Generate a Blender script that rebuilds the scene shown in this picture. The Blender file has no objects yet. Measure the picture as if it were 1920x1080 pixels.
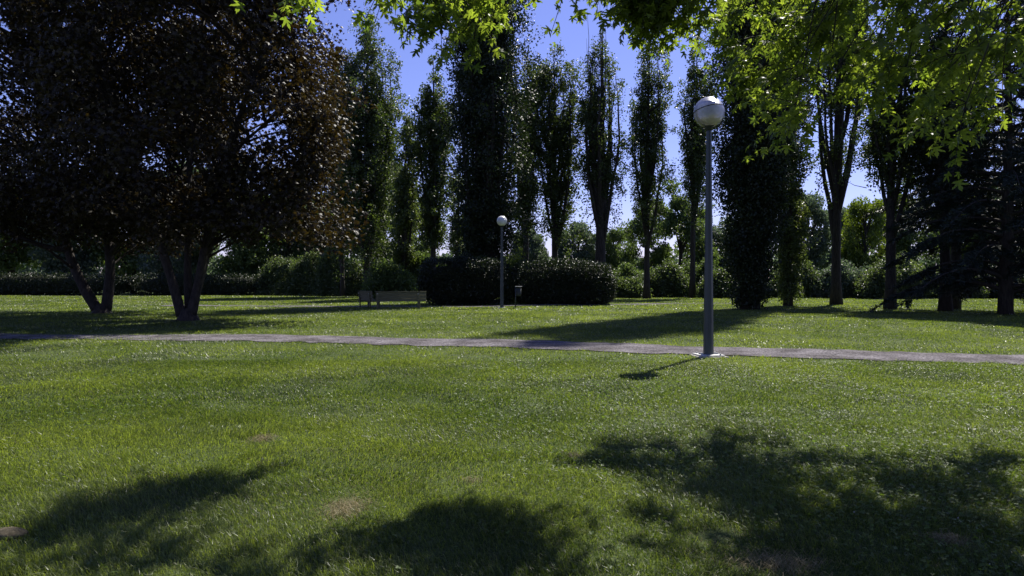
import bpy, math, random
import numpy as np
from mathutils import Vector

# ------------------------------------------------------------------ camera, sky, sun
S = bpy.context.scene
COL = S.collection
R = math.radians
F = 1280.0                 # focal length in photo pixels (24 mm on 36 mm)
HZ = 529.0                 # horizon row
EYE = 1.5
cam_d = bpy.data.cameras.new("camera")
cam = bpy.data.objects.new("camera", cam_d); COL.objects.link(cam)
cam_d.sensor_width = 36.0; cam_d.lens = 24.0
cam_d.clip_start = 0.05; cam_d.clip_end = 2000
cam.location = (0, 0, EYE)
cam.rotation_euler = (R(90) - math.atan((540 - HZ) / F), 0, 0)
S.camera = cam

SUN_EL, SUN_AZ = R(53.0), R(32.6)       # azimuth to the right of the view direction (+Y)
world = bpy.data.worlds.new("World"); S.world = world
world.use_nodes = True
nt = world.node_tree; nt.nodes.clear()
sky = nt.nodes.new("ShaderNodeTexSky"); sky.sky_type = 'NISHITA'
sky.sun_disc = False; sky.sun_elevation = SUN_EL; sky.sun_rotation = SUN_AZ
sky.air_density = 1.0; sky.dust_density = 0.25; sky.ozone_density = 2.0
tint = nt.nodes.new("ShaderNodeMix"); tint.data_type = 'RGBA'; tint.blend_type = 'MULTIPLY'
tint.inputs[0].default_value = 1.0
tint.inputs[7].default_value = (0.90, 0.80, 1.24, 1)
bg = nt.nodes.new("ShaderNodeBackground"); bg.inputs[1].default_value = 0.068
wo = nt.nodes.new("ShaderNodeOutputWorld")
nt.links.new(sky.outputs[0], tint.inputs[6]); nt.links.new(tint.outputs[2], bg.inputs[0])
nt.links.new(bg.outputs[0], wo.inputs[0])

sun_d = bpy.data.lights.new("sun", 'SUN'); sun_d.energy = 5.0; sun_d.angle = R(0.53)
sun_d.color = (1.0, 0.95, 0.86)
sun = bpy.data.objects.new("sun", sun_d); COL.objects.link(sun)
sv = Vector((math.sin(SUN_AZ) * math.cos(SUN_EL), math.cos(SUN_AZ) * math.cos(SUN_EL), math.sin(SUN_EL)))
sun.rotation_euler = (-sv).to_track_quat('-Z', 'Y').to_euler()
sun.location = sv * 60
S.view_settings.view_transform = 'Standard'
S.view_settings.look = 'None'
S.view_settings.gamma = 1.0
S.view_settings.exposure = 0.85
S.cycles.max_bounces = 6
S.cycles.transparent_max_bounces = 8

rng = np.random.default_rng(11)

# ------------------------------------------------------------------ helpers
def X(px, D): return (px - 960.0) / F * D
def Z(v, D): return EYE + (HZ - v) / F * D

_lat = np.random.default_rng(5).random((256, 256))
def vnoise(x, y, s=1.0, o=0):
    x = np.asarray(x, float) / s + 37.3 + o * 13.7; y = np.asarray(y, float) / s + 91.1 + o * 7.9
    xi = np.floor(x).astype(int); yi = np.floor(y).astype(int)
    fx = x - xi; fy = y - yi
    fx = fx * fx * (3 - 2 * fx); fy = fy * fy * (3 - 2 * fy)
    g = lambda a, b: _lat[a % 256, b % 256]
    return (g(xi, yi) * (1 - fx) + g(xi + 1, yi) * fx) * (1 - fy) + (g(xi, yi + 1) * (1 - fx) + g(xi + 1, yi + 1) * fx) * fy

def ground_z(x, y):
    return (vnoise(x, y, 2.3, 1) - .5) * .05 + (vnoise(x, y, 7.0, 2) - .5) * .08

class Geo:
    """collects vertices and polygons, linked as ONE mesh object"""
    def __init__(s): s.V = []; s.P = []; s.A = []; s.n = 0
    def add(s, V, F_, mat=0, var=None, smooth=False):
        V = np.asarray(V, float).reshape(-1, 3)
        if not isinstance(F_, list): F_ = [F_]
        for f in F_:
            f = np.asarray(f, int)
            if f.size: s.P.append((f + s.n, mat, smooth))
        s.V.append(V)
        s.A.append(np.full(len(V), .5) if var is None else np.asarray(var, float))
        s.n += len(V)
    def build(s, name, mats, parent=None, loc=(0, 0, 0)):
        V = np.concatenate(s.V) - np.array(loc, float)
        A = np.concatenate(s.A)
        me = bpy.data.meshes.new(name)
        me.vertices.add(len(V)); me.vertices.foreach_set("co", V.astype(np.float32).ravel())
        loops = np.concatenate([f.ravel() for f, _, _ in s.P]).astype(np.int32)
        tot = np.concatenate([np.full(len(f), f.shape[1]) for f, _, _ in s.P]).astype(np.int32)
        start = np.concatenate([[0], np.cumsum(tot)[:-1]]).astype(np.int32)
        mi = np.concatenate([np.full(len(f), m) for f, m, _ in s.P]).astype(np.int32)
        sm = np.concatenate([np.full(len(f), b) for f, _, b in s.P]).astype(bool)
        me.loops.add(len(loops)); me.loops.foreach_set("vertex_index", loops)
        me.polygons.add(len(tot))
        me.polygons.foreach_set("loop_start", start); me.polygons.foreach_set("loop_total", tot)
        me.polygons.foreach_set("material_index", mi); me.polygons.foreach_set("use_smooth", sm)
        me.update(calc_edges=True)
        at = me.attributes.new("var", 'FLOAT', 'POINT'); at.data.foreach_set("value", A.astype(np.float32))
        for m in (mats if isinstance(mats, (list, tuple)) else [mats]): me.materials.append(m)
        o = bpy.data.objects.new(name, me); COL.objects.link(o)
        if parent is not None: o.parent = parent
        else: o.location = loc
        return o

def tag(o, label=None, cat=None, group=None, kind=None):
    if label: o["label"] = label
    if cat: o["category"] = cat
    if group: o["group"] = group
    if kind: o["kind"] = kind
    return o

def thing(name, label, cat, loc, rz=0, group=None):
    o = bpy.data.objects.new(name, None); COL.objects.link(o)
    o.location = loc; o.rotation_euler = (0, 0, rz)
    o.empty_display_size = .2
    return tag(o, label, cat, group)

def box(g, c, s, rz=0, mat=0, bevel=0.0, rx=0):
    """a box with chamfered edges"""
    cx, cy, cz = c; hx, hy, hz = s[0] / 2, s[1] / 2, s[2] / 2
    b = min(bevel, hx * .9, hy * .9, hz * .9)
    if b <= 0:
        v = np.array([[x, y, z] for x in (-hx, hx) for y in (-hy, hy) for z in (-hz, hz)])
        f = np.array([[0, 1, 3, 2], [4, 6, 7, 5], [0, 4, 5, 1], [2, 3, 7, 6], [0, 2, 6, 4], [1, 5, 7, 3]])
        fl = [f]
    else:
        import itertools
        v = []; idx = {}
        for sx, sy, sz in itertools.product((-1, 1), repeat=3):
            for ax in range(3):
                p = [sx * (hx - b), sy * (hy - b), sz * (hz - b)]
                p[ax] = (sx * hx, sy * hy, sz * hz)[ax]
                idx[(sx, sy, sz, ax)] = len(v); v.append(p)
        q = []; t = []
        for ax in range(3):
            o = [a for a in range(3) if a != ax]
            for sgn in (-1, 1):
                ring = []
                for a, b2 in ((-1, -1), (1, -1), (1, 1), (-1, 1)):
                    k = [0, 0, 0]; k[ax] = sgn; k[o[0]] = a; k[o[1]] = b2
                    ring.append(idx[(*k, ax)])
                if (sgn == 1) == (ax == 1): ring.reverse()
                q.append(ring)
            for a in (-1, 1):
                for b2 in (-1, 1):
                    k0 = [0, 0, 0]; k1 = [0, 0, 0]
                    k0[ax] = -1; k1[ax] = 1
                    for k in (k0, k1): k[o[0]] = a; k[o[1]] = b2
                    q.append([idx[(*k0, o[0])], idx[(*k1, o[0])], idx[(*k1, o[1])], idx[(*k0, o[1])]])
        for k in itertools.product((-1, 1), repeat=3): t.append([idx[(*k, a)] for a in range(3)])
        v = np.array(v, float); fl = [np.array(q), np.array(t)]
    if rx:
        c_, s_ = math.cos(rx), math.sin(rx)
        v = v @ np.array([[1, 0, 0], [0, c_, s_], [0, -s_, c_]])
    c_, s_ = math.cos(rz), math.sin(rz)
    v = v @ np.array([[c_, s_, 0], [-s_, c_, 0], [0, 0, 1]])
    g.add(v + np.array([cx, cy, cz]), fl, mat)

def tube(g, pts, rad, sides=8, mat=0, cap=True, smooth=True, wob=0.0, phase=0.0, var=None):
    P = np.asarray(pts, float); n = len(P); rad = np.broadcast_to(np.asarray(rad, float), (n,))
    T = np.gradient(P, axis=0); T /= np.linalg.norm(T, axis=1)[:, None] + 1e-9
    ref = np.array([1.0, 0, 0]) if abs(T[0][0]) < .8 else np.array([0, 1.0, 0])
    U = np.cross(T, ref); U /= np.linalg.norm(U, axis=1)[:, None] + 1e-9
    W = np.cross(T, U)
    a = np.arange(sides) / sides * 2 * np.pi + phase
    rr = rad[:, None] * (1 + (wob * (rng.random((n, sides)) - .5) if wob else 0))
    V = P[:, None] + rr[..., None] * (np.cos(a)[None, :, None] * U[:, None] + np.sin(a)[None, :, None] * W[:, None])
    i = np.arange(n - 1)[:, None] * sides; j = np.arange(sides)[None]; k = (j + 1) % sides
    f = np.stack([i + j, i + k, i + sides + k, i + sides + j], -1).reshape(-1, 4)
    fl = [f]
    V = V.reshape(-1, 3)
    g.add(V, fl, mat, smooth=smooth, var=None if var is None else np.full(len(V), var))
    if cap:
        for r0, rev in ((0, True), ((n - 1) * sides, False)):
            ring = np.arange(sides) + r0
            if rev: ring = ring[::-1]
            g.P.append((ring[None] + g.n - len(V), mat, False))

def catmull(pts, k=5):
    P = np.asarray(pts, float)
    P = np.vstack([2 * P[0] - P[1], P, 2 * P[-1] - P[-2]])
    out = []
    for i in range(1, len(P) - 2):
        for t in np.arange(k) / k:
            a, b, c, d = P[i - 1:i + 3]
            out.append(.5 * ((2 * b) + (-a + c) * t + (2 * a - 5 * b + 4 * c - d) * t * t + (-a + 3 * b - 3 * c + d) * t ** 3))
    out.append(P[-2])
    return np.array(out)

def frames(n, axis_bias=(0, 0, 0), ab=0.0, normal_bias=(0, 0, 1), nb=0.0):
    """random orthonormal frames: leaf axis A, leaf normal N, side B"""
    A = rng.normal(size=(n, 3)) + np.array(axis_bias) * ab
    A /= np.linalg.norm(A, axis=1)[:, None]
    N = rng.normal(size=(n, 3)) + np.array(normal_bias) * nb
    N -= (N * A).sum(1)[:, None] * A
    N /= np.linalg.norm(N, axis=1)[:, None]
    return A, np.cross(A, N), N

RHOMB = (np.array([[0, 0, 0], [-.45, .45, .12], [0, 1, 0], [.45, .45, .12]]), np.array([[0, 1, 2, 3]]))
_o = np.array([[0, 0], [.36, -.04], [.30, .20], [.62, .45], [.22, .50], [.0, 1.0]])
_out = [(x, y) for x, y in _o] + [(-x, y) for x, y in _o[1:-1][::-1]]
def fan(outline, droop=.25, c=(0, .28)):
    v = [(c[0], c[1], .06)] + [(x, y, -droop * (x * x + (y - .3) ** 2)) for x, y in outline]
    n = len(outline)
    f = [[0, 1 + i, 1 + (i + 1) % n] for i in range(n)]
    return np.array(v), np.array(f)
MAPLE_S = fan(_out)
_m = [(0, 0), (.12, -.02), (.33, -.02), (.52, .06), (.36, .14), (.20, .20), (.38, .34), (.52, .42), (.60, .44), (.70, .64), (.50, .56),
      (.34, .53), (.13, .42), (.12, .56), (.22, .66), (.15, .72), (.17, .84), (.07, .84), (0, 1.06)]
MAPLE_L = fan([(x, y) for x, y in _m] + [(-x, y) for x, y in _m[1:-1][::-1]], .30)

def balls(C, per, rad, squash=(1, 1, 1)):
    n = len(C) * per
    d = rng.normal(size=(n, 3)); d /= np.linalg.norm(d, axis=1)[:, None]
    rr = np.repeat(rad, per) * rng.random(n) ** .42
    return np.repeat(C, per, 0) + d * rr[:, None] * np.array(squash)

def leaves(g, P, size, tpl=RHOMB, fr=None, mat=0, var=None, smooth=False):
    P = np.asarray(P, float); n = len(P)
    if n == 0: return
    A, B, N = frames(n) if fr is None else fr
    size = np.broadcast_to(size, (n,))
    T, f = tpl
    V = P[:, None] + size[:, None, None] * (T[None, :, 0:1] * B[:, None] + T[None, :, 1:2] * A[:, None] + T[None, :, 2:3] * N[:, None])
    k = len(T)
    fa = (f[None] + (np.arange(n) * k)[:, None, None]).reshape(-1, f.shape[1])
    va = rng.random(n) if var is None else var
    g.add(V.reshape(-1, 3), fa, mat, var=np.repeat(va, k), smooth=smooth)

# ------------------------------------------------------------------ materials
def new_mat(name):
    m = bpy.data.materials.new(name); m.use_nodes = True
    n = m.node_tree; n.nodes.clear()
    out = n.nodes.new("ShaderNodeOutputMaterial")
    return m, n, out

def leaf_mat(name, c1, c2, tr=0.4, tcol=None, rough=.42, spec=.5):
    m, n, out = new_mat(name)
    at = n.nodes.new("ShaderNodeAttribute"); at.attribute_name = "var"
    mx = n.nodes.new("ShaderNodeMix"); mx.data_type = 'RGBA'
    mx.inputs[6].default_value = (*c1, 1); mx.inputs[7].default_value = (*c2, 1)
    n.links.new(at.outputs['Fac'], mx.inputs[0])
    p = n.nodes.new("ShaderNodeBsdfPrincipled")
    p.inputs['Roughness'].default_value = rough; p.inputs['Specular IOR Level'].default_value = spec
    n.links.new(mx.outputs[2], p.inputs['Base Color'])
    t = n.nodes.new("ShaderNodeBsdfTranslucent")
    mt = n.nodes.new("ShaderNodeMix"); mt.data_type = 'RGBA'; mt.blend_type = 'MULTIPLY'; mt.inputs[0].default_value = 1
    mt.inputs[7].default_value = (*(tcol or (2.2, 2.0, 1.0)), 1)
    n.links.new(mx.outputs[2], mt.inputs[6]); n.links.new(mt.outputs[2], t.inputs[0])
    s = n.nodes.new("ShaderNodeMixShader"); s.inputs[0].default_value = tr
    n.links.new(p.outputs[0], s.inputs[1]); n.links.new(t.outputs[0], s.inputs[2]); n.links.new(s.outputs[0], out.inputs[0])
    return m

def surf(name, c1, c2, scale=(8, 8, 8), rough=.85, bump=.4, bdist=.02, detail=8, metallic=0.0, spec=.3, ramp=(.35, .65)):
    m, n, out = new_mat(name)
    tc = n.nodes.new("ShaderNodeTexCoord"); mp = n.nodes.new("ShaderNodeMapping"); mp.inputs['Scale'].default_value = scale
    n.links.new(tc.outputs['Object'], mp.inputs[0])
    nz = n.nodes.new("ShaderNodeTexNoise"); nz.inputs['Detail'].default_value = detail; nz.inputs['Scale'].default_value = 1
    nz.inputs['Roughness'].default_value = .65
    n.links.new(mp.outputs[0], nz.inputs['Vector'])
    cr = n.nodes.new("ShaderNodeValToRGB")
    cr.color_ramp.elements[0].position = ramp[0]; cr.color_ramp.elements[1].position = ramp[1]
    cr.color_ramp.elements[0].color = (*c1, 1); cr.color_ramp.elements[1].color = (*c2, 1)
    n.links.new(nz.outputs[0], cr.inputs[0])
    p = n.nodes.new("ShaderNodeBsdfPrincipled")
    p.inputs['Roughness'].default_value = rough; p.inputs['Metallic'].default_value = metallic
    p.inputs['Specular IOR Level'].default_value = spec
    n.links.new(cr.outputs[0], p.inputs['Base Color'])
    b = n.nodes.new("ShaderNodeBump"); b.inputs['Strength'].default_value = bump; b.inputs['Distance'].default_value = bdist
    n.links.new(nz.outputs[0], b.inputs['Height']); n.links.new(b.outputs[0], p.inputs['Normal'])
    n.links.new(p.outputs[0], out.inputs[0])
    return m

M = {}
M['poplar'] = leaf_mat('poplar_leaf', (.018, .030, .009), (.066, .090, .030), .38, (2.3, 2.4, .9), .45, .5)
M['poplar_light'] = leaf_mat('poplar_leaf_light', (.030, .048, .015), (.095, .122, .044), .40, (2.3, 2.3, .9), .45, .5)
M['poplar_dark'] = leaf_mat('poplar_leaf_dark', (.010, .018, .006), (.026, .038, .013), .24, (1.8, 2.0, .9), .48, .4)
M['purple'] = leaf_mat('purple_maple_leaf', (.014, .010, .006), (.034, .028, .012), .22, (2.4, 2.0, .7), .52, .3)
M['silver_maple'] = leaf_mat('silver_maple_leaf', (.026, .044, .010), (.094, .122, .022), .60, (3.8, 3.8, 1.6), .42, .5)
M['hedge'] = leaf_mat('hedge_leaf', (.009, .015, .006), (.022, .032, .011), .20, (1.8, 2.0, .8), .45, .4)
M['shrub'] = leaf_mat('shrub_leaf', (.034, .054, .020), (.100, .130, .056), .36, (2.0, 2.1, .9), .45, .5)
M['far_green'] = leaf_mat('far_leaf_green', (.044, .070, .024), (.105, .145, .050), .40, (1.8, 1.9, .8), .5, .4)
M['far_grey'] = leaf_mat('far_leaf_grey', (.050, .072, .048), (.120, .150, .100), .36, (1.6, 1.8, 1.1), .5, .4)
M['far_yellow'] = leaf_mat('far_leaf_yellow', (.060, .090, .015), (.110, .150, .025), .42, (2.2, 2.2, .8), .5, .4)
M['needle'] = leaf_mat('conifer_needle', (.008, .015, .010), (.020, .032, .020), .08, (1.4, 1.6, 1.0), .5, .4)
M['grass'] = leaf_mat('grass_blade', (.028, .048, .011), (.152, .182, .056), .46, (2.25, 2.35, .72), .40, .5)
M['straw'] = leaf_mat('straw', (.16, .13, .06), (.26, .22, .12), .25, (1.2, 1.2, 1.0), .6, .3)
M['clover'] = leaf_mat('clover_leaf', (.050, .085, .018), (.100, .150, .040), .45, (2.1, 2.2, .7), .5, .3)
M['petal'] = leaf_mat('clover_flower', (.30, .30, .26), (.50, .50, .45), .25, (1, 1, 1), .6, .3)
M['bark'] = surf('poplar_bark', (.018, .015, .013), (.062, .053, .044), (14, 14, 2.5), .9, .8, .05)
M['bark_maple'] = surf('maple_bark', (.012, .010, .009), (.050, .040, .034), (12, 12, 4), .85, .7, .03)
M['twig'] = surf('twig_bark', (.05, .04, .03), (.12, .10, .08), (30, 30, 30), .8, .3, .01)
M['metal'] = surf('painted_steel', (.034, .042, .048), (.052, .062, .068), (6, 6, 1.2), .42, .12, .005, metallic=.25, spec=.5)
M['plate'] = surf('galvanised_plate', (.30, .30, .29), (.52, .52, .50), (18, 18, 18), .5, .3, .004, metallic=.2, spec=.5)
M['opal'] = surf('opal_globe', (.62, .62, .63), (.74, .74, .74), (5, 5, 5), .28, .05, .003, spec=.5)
M['wood'] = surf('weathered_wood', (.085, .085, .050), (.17, .165, .105), (3, 20, 30), .8, .4, .008)
M['concrete'] = surf('concrete', (.28, .26, .23), (.44, .42, .38), (14, 14, 14), .9, .5, .01)
M['dark_metal'] = surf('dark_painted_metal', (.018, .022, .020), (.035, .04, .036), (9, 9, 9), .5, .1, .003)
M['white_paint'] = surf('white_board', (.72, .73, .76), (.82, .82, .84), (8, 8, 8), .6, .05, .003)
M['stone'] = surf('brown_stone', (.05, .04, .022), (.12, .10, .06), (20, 20, 20), .9, .8, .01)

def globe_mat():
    m, n, out = new_mat('prismatic_globe')
    tc = n.nodes.new("ShaderNodeTexCoord")
    w = n.nodes.new("ShaderNodeTexWave"); w.wave_type = 'BANDS'; w.bands_direction = 'Z'
    w.inputs['Scale'].default_value = 14; w.inputs['Distortion'].default_value = .3
    n.links.new(tc.outputs['Object'], w.inputs['Vector'])
    nz = n.nodes.new("ShaderNodeTexNoise"); nz.inputs['Scale'].default_value = 5; nz.inputs['Detail'].default_value = 5
    n.links.new(tc.outputs['Object'], nz.inputs['Vector'])
    cr = n.nodes.new("ShaderNodeValToRGB"); cr.color_ramp.elements[0].color = (.38, .38, .38, 1); cr.color_ramp.elements[1].color = (.62, .61, .63, 1)
    cr.color_ramp.elements[0].position = .3; cr.color_ramp.elements[1].position = .7
    n.links.new(nz.outputs[0], cr.inputs[0])
    p = n.nodes.new("ShaderNodeBsdfPrincipled"); p.inputs['Roughness'].default_value = .30; p.inputs['Metallic'].default_value = .92
    n.links.new(cr.outputs[0], p.inputs['Base Color'])
    b = n.nodes.new("ShaderNodeBump"); b.inputs['Strength'].default_value = .5; b.inputs['Distance'].default_value = .012
    n.links.new(w.outputs[0], b.inputs['Height']); n.links.new(b.outputs[0], p.inputs['Normal'])
    t = n.nodes.new("ShaderNodeBsdfTranslucent"); t.inputs[0].default_value = (.8, .8, .84, 1)
    s = n.nodes.new("ShaderNodeMixShader"); s.inputs[0].default_value = .14
    n.links.new(p.outputs[0], s.inputs[1]); n.links.new(t.outputs[0], s.inputs[2]); n.links.new(s.outputs[0], out.inputs[0])
    return m
M['globe'] = globe_mat()

def ground_mat():
    m, n, out = new_mat('lawn_soil')
    tc = n.nodes.new("ShaderNodeTexCoord")
    def noise(s, d=6):
        a = n.nodes.new("ShaderNodeTexNoise"); a.inputs['Scale'].default_value = s; a.inputs['Detail'].default_value = d
        n.links.new(tc.outputs['Object'], a.inputs['Vector']); return a
    def ramp(src, p0, c0, p1, c1):
        r = n.nodes.new("ShaderNodeValToRGB"); e = r.color_ramp.elements
        e[0].position = p0; e[0].color = (*c0, 1); e[1].position = p1; e[1].color = (*c1, 1)
        n.links.new(src.outputs[0], r.inputs[0]); return r
    a = ramp(noise(40), .35, (.028, .045, .010), .65, (.070, .095, .025))
    b = ramp(noise(.35, 5), .35, (.75, .8, .7), .7, (1.2, 1.15, 1.1))
    mx = n.nodes.new("ShaderNodeMix"); mx.data_type = 'RGBA'; mx.blend_type = 'MULTIPLY'; mx.inputs[0].default_value = 1
    n.links.new(a.outputs[0], mx.inputs[6]); n.links.new(b.outputs[0], mx.inputs[7])
    p = n.nodes.new("ShaderNodeBsdfPrincipled"); p.inputs['Roughness'].default_value = .9; p.inputs['Specular IOR Level'].default_value = .2
    n.links.new(mx.outputs[2], p.inputs['Base Color'])
    bp = n.nodes.new("ShaderNodeBump"); bp.inputs['Strength'].default_value = .8; bp.inputs['Distance'].default_value = .05
    n.links.new(noise(22).outputs[0], bp.inputs['Height']); n.links.new(bp.outputs[0], p.inputs['Normal'])
    n.links.new(p.outputs[0], out.inputs[0])
    return m
M['ground'] = ground_mat()

def path_mat():
    m, n, out = new_mat('gravel_path')
    tc = n.nodes.new("ShaderNodeTexCoord")
    v = n.nodes.new("ShaderNodeTexVoronoi"); v.inputs['Scale'].default_value = 38
    n.links.new(tc.outputs['Object'], v.inputs['Vector'])
    r = n.nodes.new("ShaderNodeValToRGB"); e = r.color_ramp.elements
    e[0].color = (.045, .044, .045, 1); e[1].color = (.205, .196, .200, 1)
    sp = n.nodes.new("ShaderNodeSeparateColor"); n.links.new(v.outputs['Color'], sp.inputs[0]); n.links.new(sp.outputs[0], r.inputs[0])
    nz = n.nodes.new("ShaderNodeTexNoise"); nz.inputs['Scale'].default_value = 1.4; nz.inputs['Detail'].default_value = 6
    n.links.new(tc.outputs['Object'], nz.inputs['Vector'])
    r2 = n.nodes.new("ShaderNodeValToRGB"); e = r2.color_ramp.elements
    e[0].position = .35; e[0].color = (.55, .52, .52, 1); e[1].position = .65; e[1].color = (1.2, 1.16, 1.2, 1)
    n.links.new(nz.outputs[0], r2.inputs[0])
    mx = n.nodes.new("ShaderNodeMix"); mx.data_type = 'RGBA'; mx.blend_type = 'MULTIPLY'; mx.inputs[0].default_value = 1
    n.links.new(r.outputs[0], mx.inputs[6]); n.links.new(r2.outputs[0], mx.inputs[7])
    p = n.nodes.new("ShaderNodeBsdfPrincipled"); p.inputs['Roughness'].default_value = 1.0; p.inputs['Specular IOR Level'].default_value = .05
    n.links.new(mx.outputs[2], p.inputs['Base Color'])
    b = n.nodes.new("ShaderNodeBump"); b.inputs['Strength'].default_value = .6; b.inputs['Distance'].default_value = .012
    n.links.new(v.outputs['Distance'], b.inputs['Height']); n.links.new(b.outputs[0], p.inputs['Normal'])
    n.links.new(p.outputs[0], out.inputs[0])
    return m
M['path'] = path_mat()

# ------------------------------------------------------------------ ground and paths
def grid(xs, ys, zf, name, mat, kind='structure'):
    gx, gy = np.meshgrid(xs, ys); V = np.stack([gx, gy, zf(gx, gy)], -1).reshape(-1, 3)
    nx = len(xs); i = np.arange(len(ys) - 1)[:, None] * nx; j = np.arange(nx - 1)[None]
    f = np.stack([i + j, i + j + 1, i + j + 1 + nx, i + j + nx], -1).reshape(-1, 4)
    g = Geo(); g.add(V, f, smooth=True); o = g.build(name, mat); tag(o, kind=kind); return o

def gz_fade(x, y):
    r = np.hypot(x, y); return ground_z(x, y) * np.clip((130 - r) / 60, 0, 1)
def spaced(a, b, c):   # dense between, sparse to the horizon
    return np.concatenate([-np.geomspace(900, b, 14)[:-1], np.arange(-b, c + .01, a), np.geomspace(c, 900, 14)[1:]])
grid(spaced(.8, 80, 80), spaced(.8, 12, 110), gz_fade, 'ground', M['ground'])

def path_c(x):            # near-edge row of the walk
    return np.where(x > -7, 15.55 - .31 * x, 17.72 - .31 * (x + 7) * .12)
def path_edges(x):
    n = (vnoise(x, 0 * x, .35, 3) - .5) * .34 + (vnoise(x, 0 * x, 1.7, 4) - .5) * .2
    f = (vnoise(x, 0 * x, .35, 5) - .5) * .34 + (vnoise(x, 0 * x, 1.7, 6) - .5) * .2
    return path_c(x) + n, path_c(x) + 1.9 + f
def far_path_c(x):
    return 41.2 + .42 * np.clip(x + 2, 0, 99) ** 1.0 * .9 + .02 * np.clip(-x - 6, 0, 99) ** 1.5
def strip(name, xs, lo, hi, lift):
    g = Geo(); k = 7
    t = np.linspace(0, 1, k)
    V = np.stack([np.repeat(xs[:, None], k, 1), lo[:, None] * (1 - t) + hi[:, None] * t], -1)
    z = ground_z(V[..., 0], V[..., 1]) + lift + .012 * (1 - (2 * t[None] - 1) ** 2)
    V = np.concatenate([V, z[..., None]], -1).reshape(-1, 3)
    i = np.arange(len(xs) - 1)[:, None] * k; j = np.arange(k - 1)[None]
    f = np.stack([i + j, i + k + j, i + k + j + 1, i + j + 1], -1).reshape(-1, 4)
    g.add(V, f, smooth=True); o = g.build(name, M['path']); tag(o, kind='structure'); return o
xs = np.arange(-45, 45, .12); lo, hi = path_edges(xs)
strip('path', xs, lo, hi, .018)
xf = np.arange(-22, 16, .4)
strip('far_path', xf, far_path_c(xf), far_path_c(xf) + 1.7, .016)

BARE = [(-1.08, 4.45, .11, .22), (-2.35, 6.4, .10, .12), (1.38, 3.58, .20, .12), (2.5, 3.9, .10, .08), (-.3, 5.1, .06, .05),
        (.55, 5.9, .06, .06), (4.06, 14.1, .34, .30), (-12.9, 27, .9, .8), (-19.5, 32.5, .8, .8), (1.2, 4.0, .14, .1)]
def bare(x, y):
    m = np.zeros_like(x)
    for bx, by, rx, ry in BARE:
        d = ((x - bx) / rx) ** 2 + ((y - by) / ry) ** 2
        m = np.maximum(m, np.exp(-d * 1.0))
    m = m + (vnoise(x, y, .18, 9) - .5) * .5 * (m > .05)
    return m

# ------------------------------------------------------------------ grass
def grass_points(n_per_m2, y0, y1, margin=1.6):
    area = .78 * (y1 ** 2 - y0 ** 2) + 2 * margin * (y1 - y0)
    n = int(area * n_per_m2)
    y = y0 + (y1 - y0) * rng.random(int(n * 2.2)); w = .78 * y + margin
    keep = rng.random(len(y)) < w / (.78 * y1 + margin)
    y = y[keep][:n]; x = (rng.random(len(y)) * 2 - 1) * (.78 * y + margin)
    return x, y

def keep_mask(x, y):
    lo, hi = path_edges(x)
    fp = far_path_c(x)
    j = .12 * (rng.random(len(x)) ** 2.5)
    j = j + np.clip((-x - 7.0) / 3, 0, 1) * (.4 + rng.random(len(x)) * 1.8)
    on = ((y > lo + j) & (y < hi - j)) | ((y > fp) & (y < fp + 1.7) & (x > -22) & (x < 16))
    return ~on

def blades(g, x, y, h, w, lean, bend=True, mat=0, var=None):
    n = len(x); z = ground_z(x, y)
    a = rng.random(n) * 2 * np.pi; la = rng.random(n) * 2 * np.pi
    la = la * .6 + .4 * (vnoise(x, y, 1.1, 12) * 4 * np.pi)
    dx, dy = np.cos(a) * w / 2, np.sin(a) * w / 2
    lx, ly = np.cos(la) * lean * h, np.sin(la) * lean * h
    base = np.stack([x, y, z - .004], -1); D_ = np.stack([dx, dy, 0 * x], -1)
    tip = base + np.stack([lx, ly, h * np.sqrt(np.clip(1 - .6 * lean ** 2, .15, 1))], -1)
    va = rng.random(n) if var is None else var
    if bend:
        mid = base + np.stack([lx * .32, ly * .32, h * .6], -1)
        V = np.stack([base - D_, base + D_, mid + D_ * .8, mid - D_ * .8, tip], 1).reshape(-1, 3)
        k = np.arange(n)[:, None] * 5
        g.add(V, [k + np.array([[0, 1, 2, 3]]), k + np.array([[3, 2, 4]])], mat, var=np.repeat(va, 5))
    else:
        V = np.stack([base - D_, base + D_, tip], 1).reshape(-1, 3)
        k = np.arange(n)[:, None] * 3
        g.add(V, k + np.array([[0, 1, 2]]), mat, var=np.repeat(va, 3))

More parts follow.
